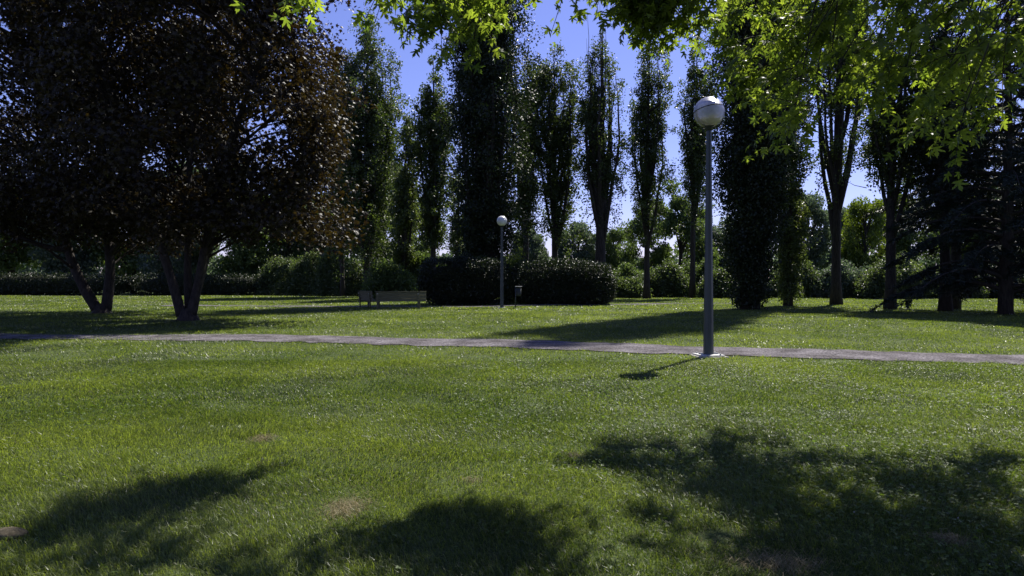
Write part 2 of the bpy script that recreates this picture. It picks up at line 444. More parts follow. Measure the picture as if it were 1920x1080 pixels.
gg = Geo()
for (y0, y1, dens, hh, ww, bend) in [(1.2, 2.8, 1500, .05, .006, True), (2.8, 5.0, 12500, .050, .0034, True), (5.0, 8.0, 7600, .050, .0046, True),
                                     (8, 13, 3400, .046, .0075, True), (13, 22, 1000, .047, .015, False),
                                     (22, 36, 420, .05, .026, False), (36, 60, 130, .06, .05, False), (60, 80, 60, .07, .08, False)]:
    x, y = grass_points(dens, y0, y1)
    k = keep_mask(x, y); b = bare(x, y)
    tuft = vnoise(x, y, .35, 20); patch = vnoise(x, y, 1.6, 21) * .6 + vnoise(x, y, 4.2, 22) * .4
    k &= rng.random(len(x)) > np.clip(b * 1.5 - .1, 0, .93)
    k &= rng.random(len(x)) < .62 + .5 * tuft
    x, y, tuft, patch, b = x[k], y[k], tuft[k], patch[k], b[k]
    h = hh * (.40 + .95 * rng.random(len(x)) ** 1.3) * (.55 + .8 * tuft + .35 * patch)
    clump = vnoise(x, y, .22, 23) * vnoise(x, y, 1.3, 24)
    h *= 1 + 1.3 * np.clip(clump - .48, 0, 1) * (1 if y1 < 14 else .3)
    lean = .45 + .72 * rng.random(len(x))
    var = np.clip(-.05 + 1.0 * rng.random(len(x)) ** 1.6 + .9 * (patch - .42), 0, 1)
    st = rng.random(len(x)) < .035 + .10 * (vnoise(x, y, .7, 25) > .72) + .6 * np.clip(b, 0, .6)
    ww_ = ww * (.6 + .8 * rng.random(len(x)))
    blades(gg, x[~st], y[~st], h[~st], ww_[~st], lean[~st], bend, 0, var[~st])
    blades(gg, x[st], y[st], h[st] * .7, ww_[st] * .8, np.minimum(1.15, lean[st] + .35), bend, 1)
# dry straws lying on the worn patches
for bx, by, rx, ry in BARE[:6]:
    n = int(900 * rx * ry / .05)
    x = bx + rng.normal(size=n) * rx * .6; y = by + rng.normal(size=n) * ry * .6
    blades(gg, x, y, .05 + .04 * rng.random(n), np.full(n, .003), np.full(n, 1.25), True, 1)
tag(gg.build('grass', [M['grass'], M['straw']]), 'green lawn grass mixed with dry straws around the gravel path', 'grass', kind='stuff')

# clover and daisies through the lawn
cg = Geo()
TRE = (np.array([[0, 0, 0], [-.5, .5, .1], [0, .95, .05], [.5, .5, .1]]), np.array([[0, 1, 2, 3]]))
def clover(y0, y1, dens, size):
    x, y = grass_points(dens, y0, y1)
    f = vnoise(x, y, 1.5, 31) * .6 + vnoise(x, y, 5, 32) * .4 + np.clip(x / (.75 * y + 1), -1, 1) * .06
    k = keep_mask(x, y) & (rng.random(len(x)) < np.clip((f - .47) * 5, .02, 1)) & (bare(x, y) < .2)
    x, y = x[k], y[k]; n = len(x)
    z = ground_z(x, y) + .028 + .03 * rng.random(n)
    s = size * (.6 + .8 * rng.random(n)); a0 = rng.random(n) * 6.28; tx, ty = rng.normal(size=n) * .35, rng.normal(size=n) * .35
    N = np.stack([tx, ty, np.ones(n)], -1); N /= np.linalg.norm(N, axis=1)[:, None]; va = rng.random(n)
    for i in range(3):
        A = np.stack([np.cos(a0 + i * 2.09), np.sin(a0 + i * 2.09), 0 * x], -1); A -= (A * N).sum(1)[:, None] * N
        A /= np.linalg.norm(A, axis=1)[:, None]
        leaves(cg, np.stack([x, y, z], -1), s, TRE, (A, np.cross(A, N), N), 0, va)
clover(2.4, 6, 900, .013); clover(6, 14, 260, .014)
OCT = (np.array([[1, 0, 0], [0, 1, 0], [-1, 0, 0], [0, -1, 0], [0, 0, .8], [0, 0, -.8]]) * .5,
       np.array([[0, 1, 4], [1, 2, 4], [2, 3, 4], [3, 0, 4], [1, 0, 5], [2, 1, 5], [3, 2, 5], [0, 3, 5]]))
def flowers(y0, y1, dens, size):
    x, y = grass_points(dens, y0, y1)
    f = vnoise(x, y, .8, 41) * .6 + vnoise(x, y, 3.5, 42) * .4 + np.clip(x / (.75 * y + 1), -1, 1) * .08
    k = keep_mask(x, y) & (rng.random(len(x)) < np.clip((f - .56) * 6, .01, 1)) & (bare(x, y) < .2)
    x, y = x[k], y[k]; n = len(x)
    leaves(cg, np.stack([x, y, ground_z(x, y) + .05 + .025 * rng.random(n)], -1), size * (.6 + .7 * rng.random(n)), OCT, None, 1)
flowers(3, 6, 3, .012); flowers(6, 14, 12, .012); flowers(14, 30, 9, .018); flowers(30, 50, 6, .03); flowers(50, 78, 4, .04)
tag(cg.build('clover', [M['clover'], M['petal']]), 'white flowering clover scattered through the lawn', 'clover', kind='stuff')

# stone at the lower left
g = Geo()
u, v = np.meshgrid(np.linspace(0, 2 * np.pi, 17)[:-1], np.linspace(.02, np.pi - .02, 9))
rr = 1 + .22 * (vnoise(np.cos(u) * np.sin(v) * 3, np.sin(u) * np.sin(v) * 3 + np.cos(v) * 2, .8, 7) - .5)
V = np.stack([.11 * rr * np.cos(u) * np.sin(v), .07 * rr * np.sin(u) * np.sin(v), .035 * rr * np.cos(v)], -1).reshape(-1, 3)
i = np.arange(8)[:, None] * 16; j = np.arange(16)[None]; k = (j + 1) % 16
g.add(V + np.array([-2.9, 3.92, ground_z(-2.9, 3.92) + .018]), np.stack([i + j, i + 16 + j, i + 16 + k, i + k], -1).reshape(-1, 4), smooth=True)
o = g.build('flat_stone', M['stone'], loc=(-2.9, 3.92, 0)); tag(o, 'flat brown stone half sunk in the grass at the lower left', 'stone')

# ------------------------------------------------------------------ street lamps
def sphere(g, c, r, nu=40, nv=24, v0=0.0, v1=math.pi, tilt=None, mat=0):
    u = np.linspace(0, 2 * np.pi, nu + 1)[:-1]; v = np.linspace(v0, v1, nv + 1)
    U, W = np.meshgrid(u, v)
    V = np.stack([r * np.cos(U) * np.sin(W), r * np.sin(U) * np.sin(W), r * np.cos(W)], -1).reshape(-1, 3)
    if tilt is not None: V = V @ tilt.T
    i = np.arange(nv)[:, None] * nu; j = np.arange(nu)[None]; k = (j + 1) % nu
    f = np.stack([i + j, i + nu + j, i + nu + k, i + k], -1).reshape(-1, 4)
    g.add(V + np.array(c), f, mat, smooth=True)

def rot_xy(ax, ay):
    cx, sx, cy, sy = math.cos(ax), math.sin(ax), math.cos(ay), math.sin(ay)
    return np.array([[cy, 0, sy], [0, 1, 0], [-sy, 0, cy]]) @ np.array([[1, 0, 0], [0, cx, -sx], [0, sx, cx]])

def lamp(label, x, y, H, rg, rb, rt, detailed, group='globe lamps in the park'):
    zb = float(ground_z(x, y))
    t = thing('street_lamp', label, 'street lamp', (x, y, zb), 0, group)
    g = Geo()
    zt = H - rg * .93
    tube(g, [(0, 0, .03), (0, 0, .35), (0, 0, zt * .5), (0, 0, zt - .02)], [rb, rb * .98, (rb + rt) / 2, rt], 8, smooth=False, phase=math.pi / 8)
    g.build('pole', M['metal'], t)
    g = Geo(); tube(g, [(0, 0, zt - .09), (0, 0, zt - .03), (0, 0, zt + .05), (0, 0, zt + .09)], [rt * 1.25, rt * 1.35, rg * .45, rg * .50], 24, mat=0)
    g.build('collar', M['dark_metal'], t)
    T = rot_xy(R(-9), R(-9)) if detailed else rot_xy(0, 0)
    c = (0, 0, H)
    g = Geo(); sphere(g, c, rg, v0=math.pi * .5 - .10, v1=math.pi * .93, tilt=T)
    gl = g.build('lamp_globe', M['globe'] if detailed else M['opal'], t)
    g = Geo(); sphere(g, c, rg, v0=0.001, v1=math.pi * .5 - .14, tilt=T)
    g.build('globe_cap', M['globe'] if detailed else M['opal'], t)
    g = Geo(); a = np.linspace(0, 2 * np.pi, 49)
    zz = rg * math.sin(.12); q = math.sqrt(rg * rg - zz * zz)
    P = np.stack([q * np.cos(a), q * np.sin(a), 0 * a + zz], -1) @ T.T + np.array(c)
    tube(g, P, .008, 8, cap=False); g.build('seam_ring', M['dark_metal'] if detailed else M['opal'], t)
    if detailed:
        g = Geo(); tube(g, [(0, 0, H - rg * .86), (0, 0, H - rg * .35), (0, 0, H + rg * .1)], [rg * .35, rg * .42, rg * .25], 20)
        g.build('lamp_holder', M['opal'], t)
        g = Geo(); box(g, (0, 0, .028), (.50, .50, .03), R(8), bevel=.006); g.build('base_plate', M['plate'], t)
        for sx, sy in ((1, 1), (1, -1), (-1, 1), (-1, -1)):
            g = Geo(); tube(g, [(sx * .19, sy * .19, .04), (sx * .19, sy * .19, .075)], .017, 6, smooth=False); g.build('bolt', M['plate'], t)
        g = Geo(); box(g, (0, 0, -.01), (.62, .60, .05), R(8), bevel=.01); g.build('footing', M['concrete'], t)
        g = Geo(); box(g, (0, -rb * .93, .55), (.07, .012, .26), 0, bevel=.003); g.build('access_door', M['metal'], t)
        for sx in (-1, 1):
            g = Geo(); box(g, (sx * .155, 0, .058), (.10, .02, .03), 0, bevel=.003); g.build('stiffener', M['plate'], t)
    else:
        g = Geo(); box(g, (0, 0, .02), (.40, .40, .03), bevel=.005); g.build('base_plate', M['plate'], t)
    return t
lamp('tall grey lamp post with clear metallic globe at the edge of the gravel path', 4.06, 14.1, 5.03, .31, .105, .052, True)
lamp('distant grey lamp post with opal white globe in front of the clipped hedges', X(941, 40), 40, 5.09, .30, .115, .07, False)

# ------------------------------------------------------------------ benches, bin, sign
def bench(label, x, y, rz, L=2.75):
    t = thing('park_bench', label, 'bench', (x, y, float(ground_z(x, y))), rz, 'wooden benches by the clipped hedge')
    g = Geo()
    for zc, hgt in [(.870, .176), (.690, .176), (.510, .176)]:
        box(g, (0, -.10 - (.9 - zc) * -.18, zc), (L, .035, hgt), 0, bevel=.006, rx=R(-10))
    g.build('backrest', M['wood'], t)
    g = Geo(); box(g, (0, -.125, .968), (L + .04, .09, .03), 0, bevel=.006); g.build('top_rail', M['wood'], t)
    g = Geo()
    for yc in (.06, .20, .34, .48): box(g, (0, yc, .44), (L, .12, .035), 0, bevel=.006)
    g.build('seat', M['wood'], t)
    for sx in (-1, 1):
        xx = sx * (L / 2 - .42 if sx > 0 else L / 2 - .10)
        g = Geo(); box(g, (xx, -.085, .46), (.11, .07, .92), 0, bevel=.01, rx=R(4)); g.build('leg', M['wood'], t)
        g = Geo(); box(g, (xx, .44, .205), (.09, .09, .41), 0, bevel=.01); g.build('leg', M['wood'], t)
        g = Geo(); box(g, (xx, .20, .395), (.08, .56, .05), 0, bevel=.008); g.build('seat_bearer', M['wood'], t)
        g = Geo(); box(g, (xx, -.145, .84), (.10, .02, .035), 0, bevel=.004); g.build('bracket', M['plate'], t)
bench('long wooden park bench seen squarely from behind beside the hedge', X(752, 37.6), 37.6, R(2))
bench('wooden park bench standing askew, half hidden behind the left end of the long bench', X(688, 39.6), 39.6, R(-60), 2.4)

t = thing('litter_bin', 'small dark litter bin on a thin post between the distant lamp and hedge', 'bin', (X(968, 40), 40, float(ground_z(X(968, 40), 40))))
g = Geo(); tube(g, [(-.04, 0, 0), (-.04, 0, .6), (-.04, 0, 1.22)], .035, 10); g.build('post', M['metal'], t)
g = Geo(); tube(g, [(.14, -.02, .68), (.14, -.02, .72), (.14, -.02, 1.16)], [.12, .14, .165], 20); g.build('bucket', M['dark_metal'], t)
g = Geo(); box(g, (.13, -.02, 1.25), (.42, .36, .03), 0, bevel=.01); g.build('lid', M['plate'], t)
g = Geo(); box(g, (.02, -.0, 1.0), (.12, .05, .05), 0, bevel=.005); g.build('bracket', M['dark_metal'], t)

t = thing('sign_post', 'small white upright sign among bushes behind the benches', 'sign', (X(728, 59), 59, 0))
g = Geo(); tube(g, [(0, .03, 0), (0, .03, 2.62)], .03, 8); g.build('post', M['plate'], t)
g = Geo(); box(g, (0, -.01, 2.35), (.34, .025, .60), 0, bevel=.005); g.build('board', M['white_paint'], t)

t = thing('shed', 'low pale shed with mauve grey roof glimpsed behind the shrubs', 'shed', (X(1300, 96), 96, 0))
g = Geo(); box(g, (0, 0, 1.2), (17, 5, 2.4), 0); g.build('wall', M['concrete'], t)
g = Geo()
V = np.array([[-8.9, -3, 2.4], [8.9, -3, 2.4], [8.9, 3, 2.4], [-8.9, 3, 2.4], [-8.9, 0, 3.7], [8.9, 0, 3.7]])
g.add(V, [np.array([[0, 1, 5, 4], [2, 3, 4, 5], [0, 3, 2, 1]]), np.array([[0, 4, 3], [1, 2, 5]])])
g.build('roof', surf('slate_roof', (.12, .11, .18), (.20, .18, .28), (2, 9, 9), .6), t)
g = Geo(); box(g, (-3, -2.52, 1.0), (1.0, .06, 2.0)); g.build('door', M['dark_metal'], t)
for wx in (1.0, 4.0): g = Geo(); box(g, (wx, -2.52, 1.4), (1.2, .06, .8)); g.build('window', M['dark_metal'], t)

# ------------------------------------------------------------------ poplars
def poplar(label, px, D, top_v, half_px, n_leaf=22000, clear=2.5, stems=10, tr=.28, mat='poplar', lsize=.14, sigma=.30, bare_top=0, gap=.12, lean=0.0, start=.0, upper=1.0, skirt=0):
    x, y = X(px, D), D; H = Z(top_v, D); Rr = half_px / F * D * 1.2; n_leaf = int(n_leaf * (2.1 if n_leaf < 50000 else 1.75)); lsize *= 1.16; stems = int(stems * 1.35)
    zb = float(ground_z(x, y)) - .05
    t = thing('poplar_tree', label, 'poplar tree', (x, y, zb), 0, 'tall poplars across the park')
    w = Geo(); c = Geo()
    # trunk
    zz = np.linspace(0, 1, 14)
    bend = np.cumsum(rng.normal(size=14)) * .05
    tx = lean * H * zz + bend * zz; ty = np.cumsum(rng.normal(size=14)) * .04
    rad = tr * .78 * (1 - zz) ** .8 + .015; rad[0] *= 1.35
    trunk = np.stack([tx, ty, zz * H * .97], -1); tube(w, trunk, rad, 9, wob=.12)
    at = lambda z: np.array([np.interp(z, trunk[:, 2], trunk[:, 0]), np.interp(z, trunk[:, 2], trunk[:, 1]), z])
    segs = [(trunk[3:], 1.0, 0)]
    for i in range(stems):
        a = rng.random() * 6.28 if i > 3 else i * 1.57 + rng.random()
        fr = rng.random()
        r = Rr * (.30 + .62 * math.sqrt(rng.random()))
        z0 = clear * (.6 + .6 * rng.random()) + (0 if i < stems * .5 else fr * H * .45)
        zt = min(H * (.985 - .13 * (r / Rr) ** 1.5 - .24 * rng.random() ** 1.6), z0 + H * (.45 + .55 * rng.random()))
        s = np.linspace(0, 1, 9)
        off = r * (1 - (1 - np.clip(s * 1.25, 0, 1)) ** 1.45) * (1 - .35 * s ** 4)
        b = at(z0)
        off = off * (1 + (upper - 1) * np.clip((z0 + (zt - z0) * s) / H * 1.8 - .75, 0, 1))
        P = np.stack([np.interp(z0 + (zt - z0) * s, trunk[:, 2], trunk[:, 0]) + off * math.cos(a) + rng.normal(size=9) * .05,
                      np.interp(z0 + (zt - z0) * s, trunk[:, 2], trunk[:, 1]) + off * math.sin(a) + rng.normal(size=9) * .05,
                      z0 + (zt - z0) * s], -1)
        r0 = tr * (.22 + .22 * rng.random())
        tube(w, P, r0 * (1 - s) ** .8 + .012, 6)
        segs.append((P, .75, 1))
    for i in range(bare_top):      # dead, leafless upright rods
        a = rng.random() * 6.28; r = Rr * .75 * rng.random(); s = np.linspace(0, 1, 8); z0 = clear + rng.random() * H * .3; zt = H * (.8 + .28 * rng.random())
        P = np.stack([tx[5] + r * np.sqrt(s) * math.cos(a) + rng.normal(size=8) * .05, r * np.sqrt(s) * math.sin(a), z0 + (zt - z0) * s], -1)
        tube(w, P, .05 * (1 - s) ** .7 + .008, 5)
    # clumps along stems
    tot = sum(np.linalg.norm(np.diff(P, axis=0), axis=1).sum() * k for P, k, _ in segs)
    ncl = int(n_leaf / 60)
    C_ = []
    for P, k, kind in segs:
        L = np.linalg.norm(np.diff(P, axis=0), axis=1).sum()
        m = int(ncl * L * k / tot)
        s = rng.random(m) ** .85 if kind == 0 else .12 + .88 * rng.random(m)
        s = start + (1 - start) * s
        idx = s * (len(P) - 1); i0 = np.clip(idx.astype(int), 0, len(P) - 2); fr_ = (idx - i0)[:, None]
        Q = P[i0] * (1 - fr_) + P[i0 + 1] * fr_
        wd = Rr * sigma * (1 - .55 * np.clip(Q[:, 2] / H, 0, 1) ** 3)
        wd = wd * (.45 + 1.1 * vnoise(Q[:, 2], Q[:, 0] * .5 + Q[:, 1] * .3, 1.7, int(px) % 37))
        Q = Q + rng.normal(size=Q.shape) * np.stack([wd, wd, wd * 1.2], -1)
        C_.append(Q)
    C_ = np.concatenate(C_)
    C_ = C_[C_[:, 2] > clear * .5]
    if skirt:
        z = .4 + 9 * rng.random(skirt) ** 1.2; a = rng.random(skirt) * 6.28; q = Rr * (.35 + .45 * np.clip(z / 6, 0, 1)) * (.4 + .6 * rng.random(skirt))
        C_ = np.concatenate([C_, np.stack([q * np.cos(a), q * np.sin(a), z], -1)])
    # carve holes so that sky shows through
    hole = vnoise(C_[:, 0] * 1.0 + 1.5 * C_[:, 1], C_[:, 2] * .8, 1.0, int(px) % 50)
    C_ = C_[hole > gap + .14]
    # short twigs
    for q in C_[::3]:
        b = at(max(clear, q[2] - 1.2)); d = q - b; dl = np.linalg.norm(d[:2])
        if dl > 2.2: b = q - d / np.linalg.norm(d) * 1.4
        tube(w, [b, (b + q) / 2 + np.array([0, 0, -.12]), q], [.028, .018, .006], 3, cap=False)
    n = 56
    Pn = balls(C_, n, (.26 + .40 * rng.random(len(C_))) * (Rr / 1.8) ** .5, (1, 1, 1.3))
    va = np.clip(np.repeat(rng.random(len(C_)), n) * .6 + rng.random(len(Pn)) * .4, 0, 1)
    leaves(c, Pn, lsize * (.6 + .7 * rng.random(len(Pn))), RHOMB, frames(len(Pn), (0, 0, -1), .5), 0, va)
    w.build('trunk', M['bark'], t); c.build('crown', M[mat], t)
    return t

poplar('bushy twin-topped poplar just right of the purple maples', 688, 70, 25, 50, 42000, 3.5, 15, .42, 'poplar', .17, .34)
poplar('slim pale poplar top seen through the edge of the purple maple', 642, 72, 120, 30, 13000, 4, 8, .3, 'poplar_light', .17, .34)
poplar('short leafy poplar with ivy-covered trunk behind the long bench', 755, 62, 215, 22, 13000, 1.0, 7, .36, 'poplar_light', .15, .36)
poplar('narrow poplar standing free against blue sky left of the dark giant', 812, 60, 95, 27, 20000, 4.5, 9, .34, 'poplar', .15, .34)
poplar('thin pale poplar in the gap right beside the free-standing one', 856, 74, 280, 16, 5000, 4, 6, .22, 'poplar_light', .15, .40)
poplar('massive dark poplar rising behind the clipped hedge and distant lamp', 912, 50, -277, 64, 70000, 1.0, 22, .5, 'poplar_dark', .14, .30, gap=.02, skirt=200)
poplar('sunlit poplar with leaning forked trunk right of the distant lamp', 985, 57, 100, 28, 15000, 6, 8, .36, 'poplar_light', .14, .34, lean=.004)
poplar('airy twin-trunked poplar above the middle of the hedge', 1040, 58, 80, 42, 20000, 5, 11, .36, 'poplar', .14, .30, gap=.2)
poplar('thick-trunked poplar with bare upright rods, fanned like a broom', 1126, 56, 40, 40, 17000, 5.5, 13, .62, 'poplar', .13, .30, bare_top=14, gap=.2, start=.1)
poplar('slender clear-trunked poplar left of the near lamp post', 1213, 62, 50, 36, 15000, 7, 10, .34, 'poplar', .14, .30, gap=.18)
poplar('narrow poplar directly left of the metallic lamp globe', 1298, 64, 60, 30, 14000, 8, 8, .32, 'poplar', .14, .32, gap=.1)
poplar('huge dark poplar leafy to the ground right of the near lamp post', 1405, 37.6, -620, 60, 150000, .8, 30, .5, 'poplar_dark', .11, .30, gap=.0, lean=.035, upper=2.0, skirt=420)  # unseen upper crown widened and leaned to broaden its shadow on the lawn
poplar('lighter leafy poplar hugging the right side of the huge dark poplar', 1478, 43.0, -350, 32, 44000, 1.2, 12, .28, 'poplar_light', .12, .34, skirt=170)  # unseen top raised and thickened to add to the lawn shadow
poplar('many-stemmed poplar with tall bare trunks right of the dark poplar', 1568, 45, -60, 42, 22000, 6, 13, .40, 'poplar', .12, .32, gap=.2, start=.25)
poplar('poplar with dark straight trunk and high crown left of the conifer', 1668, 38.5, 10, 48, 22000, 6, 12, .36, 'poplar', .11, .32, gap=.18, start=.2)
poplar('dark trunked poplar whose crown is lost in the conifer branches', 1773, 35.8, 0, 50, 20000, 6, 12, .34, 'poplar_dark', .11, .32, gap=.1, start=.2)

# ------------------------------------------------------------------ purple maples
def purple_maple(label, base_px, D, stems, crown, n_clump, per, extra_limbs=(), extra_clumps=()):
    bx, by = X(base_px, D), D
    zb = float(ground_z(bx, by)) - .05
    t = thing('purple_maple_tree', label, 'maple tree', (bx, by, zb), 0, 'purple-leaved maples at the left')
    w = Geo(); c = Geo(); sk = []
    O = np.array([bx, by, zb])
    def line(pts, r0, r1, wob=.14):
        P = np.array([[X(u, D) + 0 * dy, D + dy, Z(v, D)] for u, v, dy in pts]) - O
        P = catmull(P, 5); s = np.linspace(0, 1, len(P))
        tube(w, P, r0 * (1 - s) + r1 * s, 10, wob=wob); sk.append(P); return P
    for pts, r0, r1 in stems: line(pts, r0, r1)
    for pts, r0, r1 in extra_limbs: line(pts, r0, r1)
    # flared butt
    a = np.linspace(0, 1, 6); tube(w, np.stack([0 * a, 0 * a, -.1 + a * .62], -1), .54 - .36 * a ** .8 + .02, 14, wob=.16)
    (cx, cy, cz), (rx, ry, rz_) = crown
    C_ = []
    while len(C_) < n_clump:
        d = rng.normal(size=3); d /= np.linalg.norm(d); r = rng.random() ** (1 / 3) * .28 + .72 if rng.random() < .72 else rng.random() ** .5
        lump = .70 + .54 * vnoise(d[0] * 3 + 5, d[1] * 3 + d[2] * 4, 1.0, 50)
        p = np.array([cx + d[0] * r * rx * lump, cy + d[1] * r * ry * lump, cz + d[2] * r * rz_ * lump]) - O
        if p[2] < 2.9 + .9 * vnoise(p[0], p[1], 1.6, 51): continue
        C_.append(p)
    for u, v, D2 in extra_clumps:
        C_.append(np.array([X(u, D2), D2, Z(v, D2)]) - O)
    C_ = np.array(C_)
    allsk = np.concatenate([s[len(s) // 4:] for s in sk])
    ends = []
    for i, p in enumerate(C_):
        q = allsk[np.argmin(np.linalg.norm(allsk - p, axis=1) + 1.2 * np.abs(allsk[:, 2] - (p[2] - 1.2)))]
        if i % 3 == 0 or np.linalg.norm(p - q) < 2:
            L = np.linalg.norm(p - q); m = (p + q) / 2 + np.array([0, 0, .12 * L])
            tube(w, catmull([q, m, p], 3), np.linspace(.02 + .012 * L, .008, 7), 5, cap=False)
    P = balls(C_, per, .55 + .75 * rng.random(len(C_)), (1.15, 1.15, .7)) + rng.normal(size=(len(C_) * per, 3)) * .08
    P = P[P[:, 2] > 2.2]; n = len(P)
    va = rng.random(n)
    fr = frames(n, (0, 0, -1), .7, (0, 0, 1), 1.4)
    leaves(c, P, .165 * (.65 + .6 * rng.random(n)), MAPLE_S, fr, 0, va)
    w.build('trunk', M['bark_maple'], t); c.build('crown', M['purple'], t)
    return t

purple_maple('nearer purple-leaved maple with four stems rising from one base', 352, 27,
    [([(340, 592, 0), (325, 520, -.2), (302, 440, -.3), (268, 330, -.4), (230, 200, -.6), (200, 60, -.8)], .20, .07),
     ([(350, 594, .2), (343, 520, .4), (338, 420, .7), (330, 300, 1.2), (340, 150, 1.6), (345, 0, 1.8)], .17, .06),
     ([(358, 594, 0), (376, 520, -.1), (396, 430, -.2), (425, 310, -.3), (470, 190, -.4), (520, 60, -.5)], .19, .07),
     ([(352, 590, .3), (362, 500, .9), (372, 420, 1.5), (380, 300, 2.4), (400, 180, 3.0)], .18, .06)],
    ((-12.6, 27.2, 10.2), (5.7, 6.0, 8.4)), 500, 140,
    [([(302, 440, -.3), (270, 410, -.8), (220, 380, -1.4), (150, 350, -2)], .09, .03),
     ([(396, 430, -.2), (450, 380, .3), (520, 350, .6), (590, 340, .8)], .09, .03),
     ([(425, 310, -.3), (480, 280, -1.2), (560, 230, -2)], .08, .03),
     ([(338, 420, .7), (300, 350, 2), (260, 300, 3.5)], .08, .03)],
    [(rng.uniform(540, 645), rng.uniform(180, 450), rng.uniform(25, 28.5)) for _ in range(34)] +
    [(rng.uniform(250, 560), rng.uniform(330, 420), rng.uniform(23.5, 30)) for _ in range(40)] +
    [(rng.uniform(330, 640), rng.uniform(-170, -40), rng.uniform(23.0, 27.5)) for _ in range(50)])  # this batch: unseen clumps above the frame, added to shade the path
purple_maple('farther purple-leaved maple with two leaning trunks and a level side limb', 190, 32.5,
    [([(182, 582, 0), (150, 520, -.1), (128, 450, -.2), (112, 350, -.3), (90, 200, -.5), (60, 60, -.7)], .25, .08),
     ([(196, 582, .1), (200, 500, .3), (186, 410, .5), (172, 300, .8), (170, 150, 1)], .25, .08)],
    ((-19.8, 32.6, 10.6), (7.2, 6.6, 8.8)), 660, 135,
    [([(135, 470, -.2), (95, 462, -.6), (50, 440, -1), (0, 420, -1.4), (-60, 400, -2)], .14, .05),
     ([(198, 478, .3), (225, 455, 0), (255, 438, -.3), (290, 430, -.6)], .12, .04),
     ([(112, 350, -.3), (60, 300, 1), (0, 260, 2)], .12, .04),
     ([(172, 300, .8), (230, 240, 1.6), (290, 200, 2.2)], .11, .04)],
    [(rng.uniform(-60, 260), rng.uniform(330, 430), rng.uniform(29, 35)) for _ in range(60)])

# ------------------------------------------------------------------ overhead silver maple (photographer stands in its shade)
def inpoly(u, v, poly):
    ins = False; n = len(poly); j = n - 1
    for i in range(n):
        xi, yi = poly[i]; xj, yj = poly[j]
        if (yi > v) != (yj > v) and u < (xj - xi) * (v - yi) / (yj - yi) + xi: ins = not ins
        j = i
    return ins
SH = [[(1120, 900), (1140, 865), (1230, 830), (1370, 800), (1500, 825), (1620, 855), (1760, 870), (1960, 870), (1990, 1130), (1620, 1120), (1500, 1000), (1350, 960), (1330, 1060), (1270, 1040), (1240, 930)],
      [(560, 1120), (640, 1075), (760, 1040), (930, 1015), (1080, 1050), (1160, 1120)],
      [(-40, 1075), (40, 1045), (250, 965), (400, 915), (470, 915), (430, 935), (280, 985), (60, 1070)]]
KX, KY = .4 * .7536 / .747, .627 * .7536 / .747
def shade_pix(p):   # where the shadow of p falls, in photo pixels
    gx, gy = p[0] - KX * p[2], p[1] - KY * p[2]
    if gy < .5: return 960, 3000
    return 960 + gx / gy * F, HZ + EYE * F / gy
VIS = [([(815, -90), (825, 10), (880, 35), (950, 60), (1040, 70), (1090, 55), (1105, 0), (1115, -90)], 30, 6.0, 9.0),
       ([(1190, -60), (1190, 50), (1205, 105), (1250, 115), (1300, 85), (1310, -60)], 30, 6.5, 9.5),
       ([(1300, -60), (1330, 60), (1390, 100), (1440, 140), (1480, 245), (1540, 235), (1560, 120), (1600, -60)], 44, 6.0, 10.0),
       ([(1560, -60), (1560, 110), (1700, 140), (1720, -60)], 17, 6.0, 9.5),
       ([(1710, -60), (1720, 205), (1770, 225), (1850, 205), (1990, 205), (2020, -60)], 32, 5.5, 9.0),
       ([(585, -75), (595, -50), (635, -50), (640, -75)], 2, 5.0, 6.0),
       ([(745, -70), (750, -45), (760, -45), (762, -70)], 1, 5.0, 6.0)]
sprays = []
r2 = random.Random(4)
for poly, n, d0, d1 in VIS:
    us = [p[0] for p in poly]; vs = [p[1] for p in poly]; k = 0; tries = 0
    while k < n and tries < 4000:
        tries += 1
        u, v = r2.uniform(min(us), max(us)), r2.uniform(min(vs), max(vs))
        if not inpoly(u, v, poly): continue
        ok = False
        for _ in range(14):
            d = r2.uniform(d0, d1); p = (X(u, d), d, Z(v, d))
            su, sw = shade_pix(p)
            if sw > 1100 or any(inpoly(su, sw, q) for q in SH): ok = True; break
        if ok or tries > 2500: sprays.append(p); k += 1
n_vis = len(sprays)
# crown above the frame: the shadow footprint on the lawn plus the shade behind the camera
k = 0
while k < 116:
    q = SH[0] if k < 74 else (SH[1] if k < 103 else SH[2])
    us = [p[0] for p in q]; vs = [p[1] for p in q]
    u, v = r2.uniform(min(us), max(us)), r2.uniform(min(vs), max(vs))
    if not inpoly(u, v, q): continue
    if q is SH[0] and v < 1000 and vnoise(u, v * 1.6, 70, 60) < .52: continue
    gy = EYE * F / (v - HZ); gx = (u - 960) / F * gy
    h = max(2.06 + .56 * gy, 3.9) + .5 + r2.random() * 1.4
    sprays.append((gx + KX * h, gy + KY * h, h)); k += 1
for _ in range(46):          # unseen leaf sprays added to darken the lower right corner
    u, v = r2.uniform(1480, 1990), r2.uniform(985, 1150)
    gy = EYE * F / (v - HZ); gx = (u - 960) / F * gy; h = 2.06 + .56 * gy + .7 + r2.random() * 1.6
    sprays.append((gx + KX * h, gy + KY * h, h))
for _ in range(300):
    gx, gy = r2.uniform(-4, 9), r2.uniform(-6, 3.0)
    h = r2.uniform(4.6, 10.5); sprays.append((gx + KX * h, gy + KY * h, h))
for _ in range(60):          # right of the picture, towards the trunk
    gx, gy = r2.uniform(5.5, 9.5), r2.uniform(0, 6.0)
    h = r2.uniform(4.0, 9.0); p = (gx + KX * h, gy + KY * h, h)
    if p[0] > .80 * p[1] + .5: sprays.append(p)
SP = np.array(sprays)
TB = np.array([8.6, 3.6, 0.0])
t = thing('silver_maple_tree', 'overhanging maple with bright green deeply cut leaves across the top right', 'maple tree', (TB[0], TB[1], -.03))
w = Geo(); c = Geo()
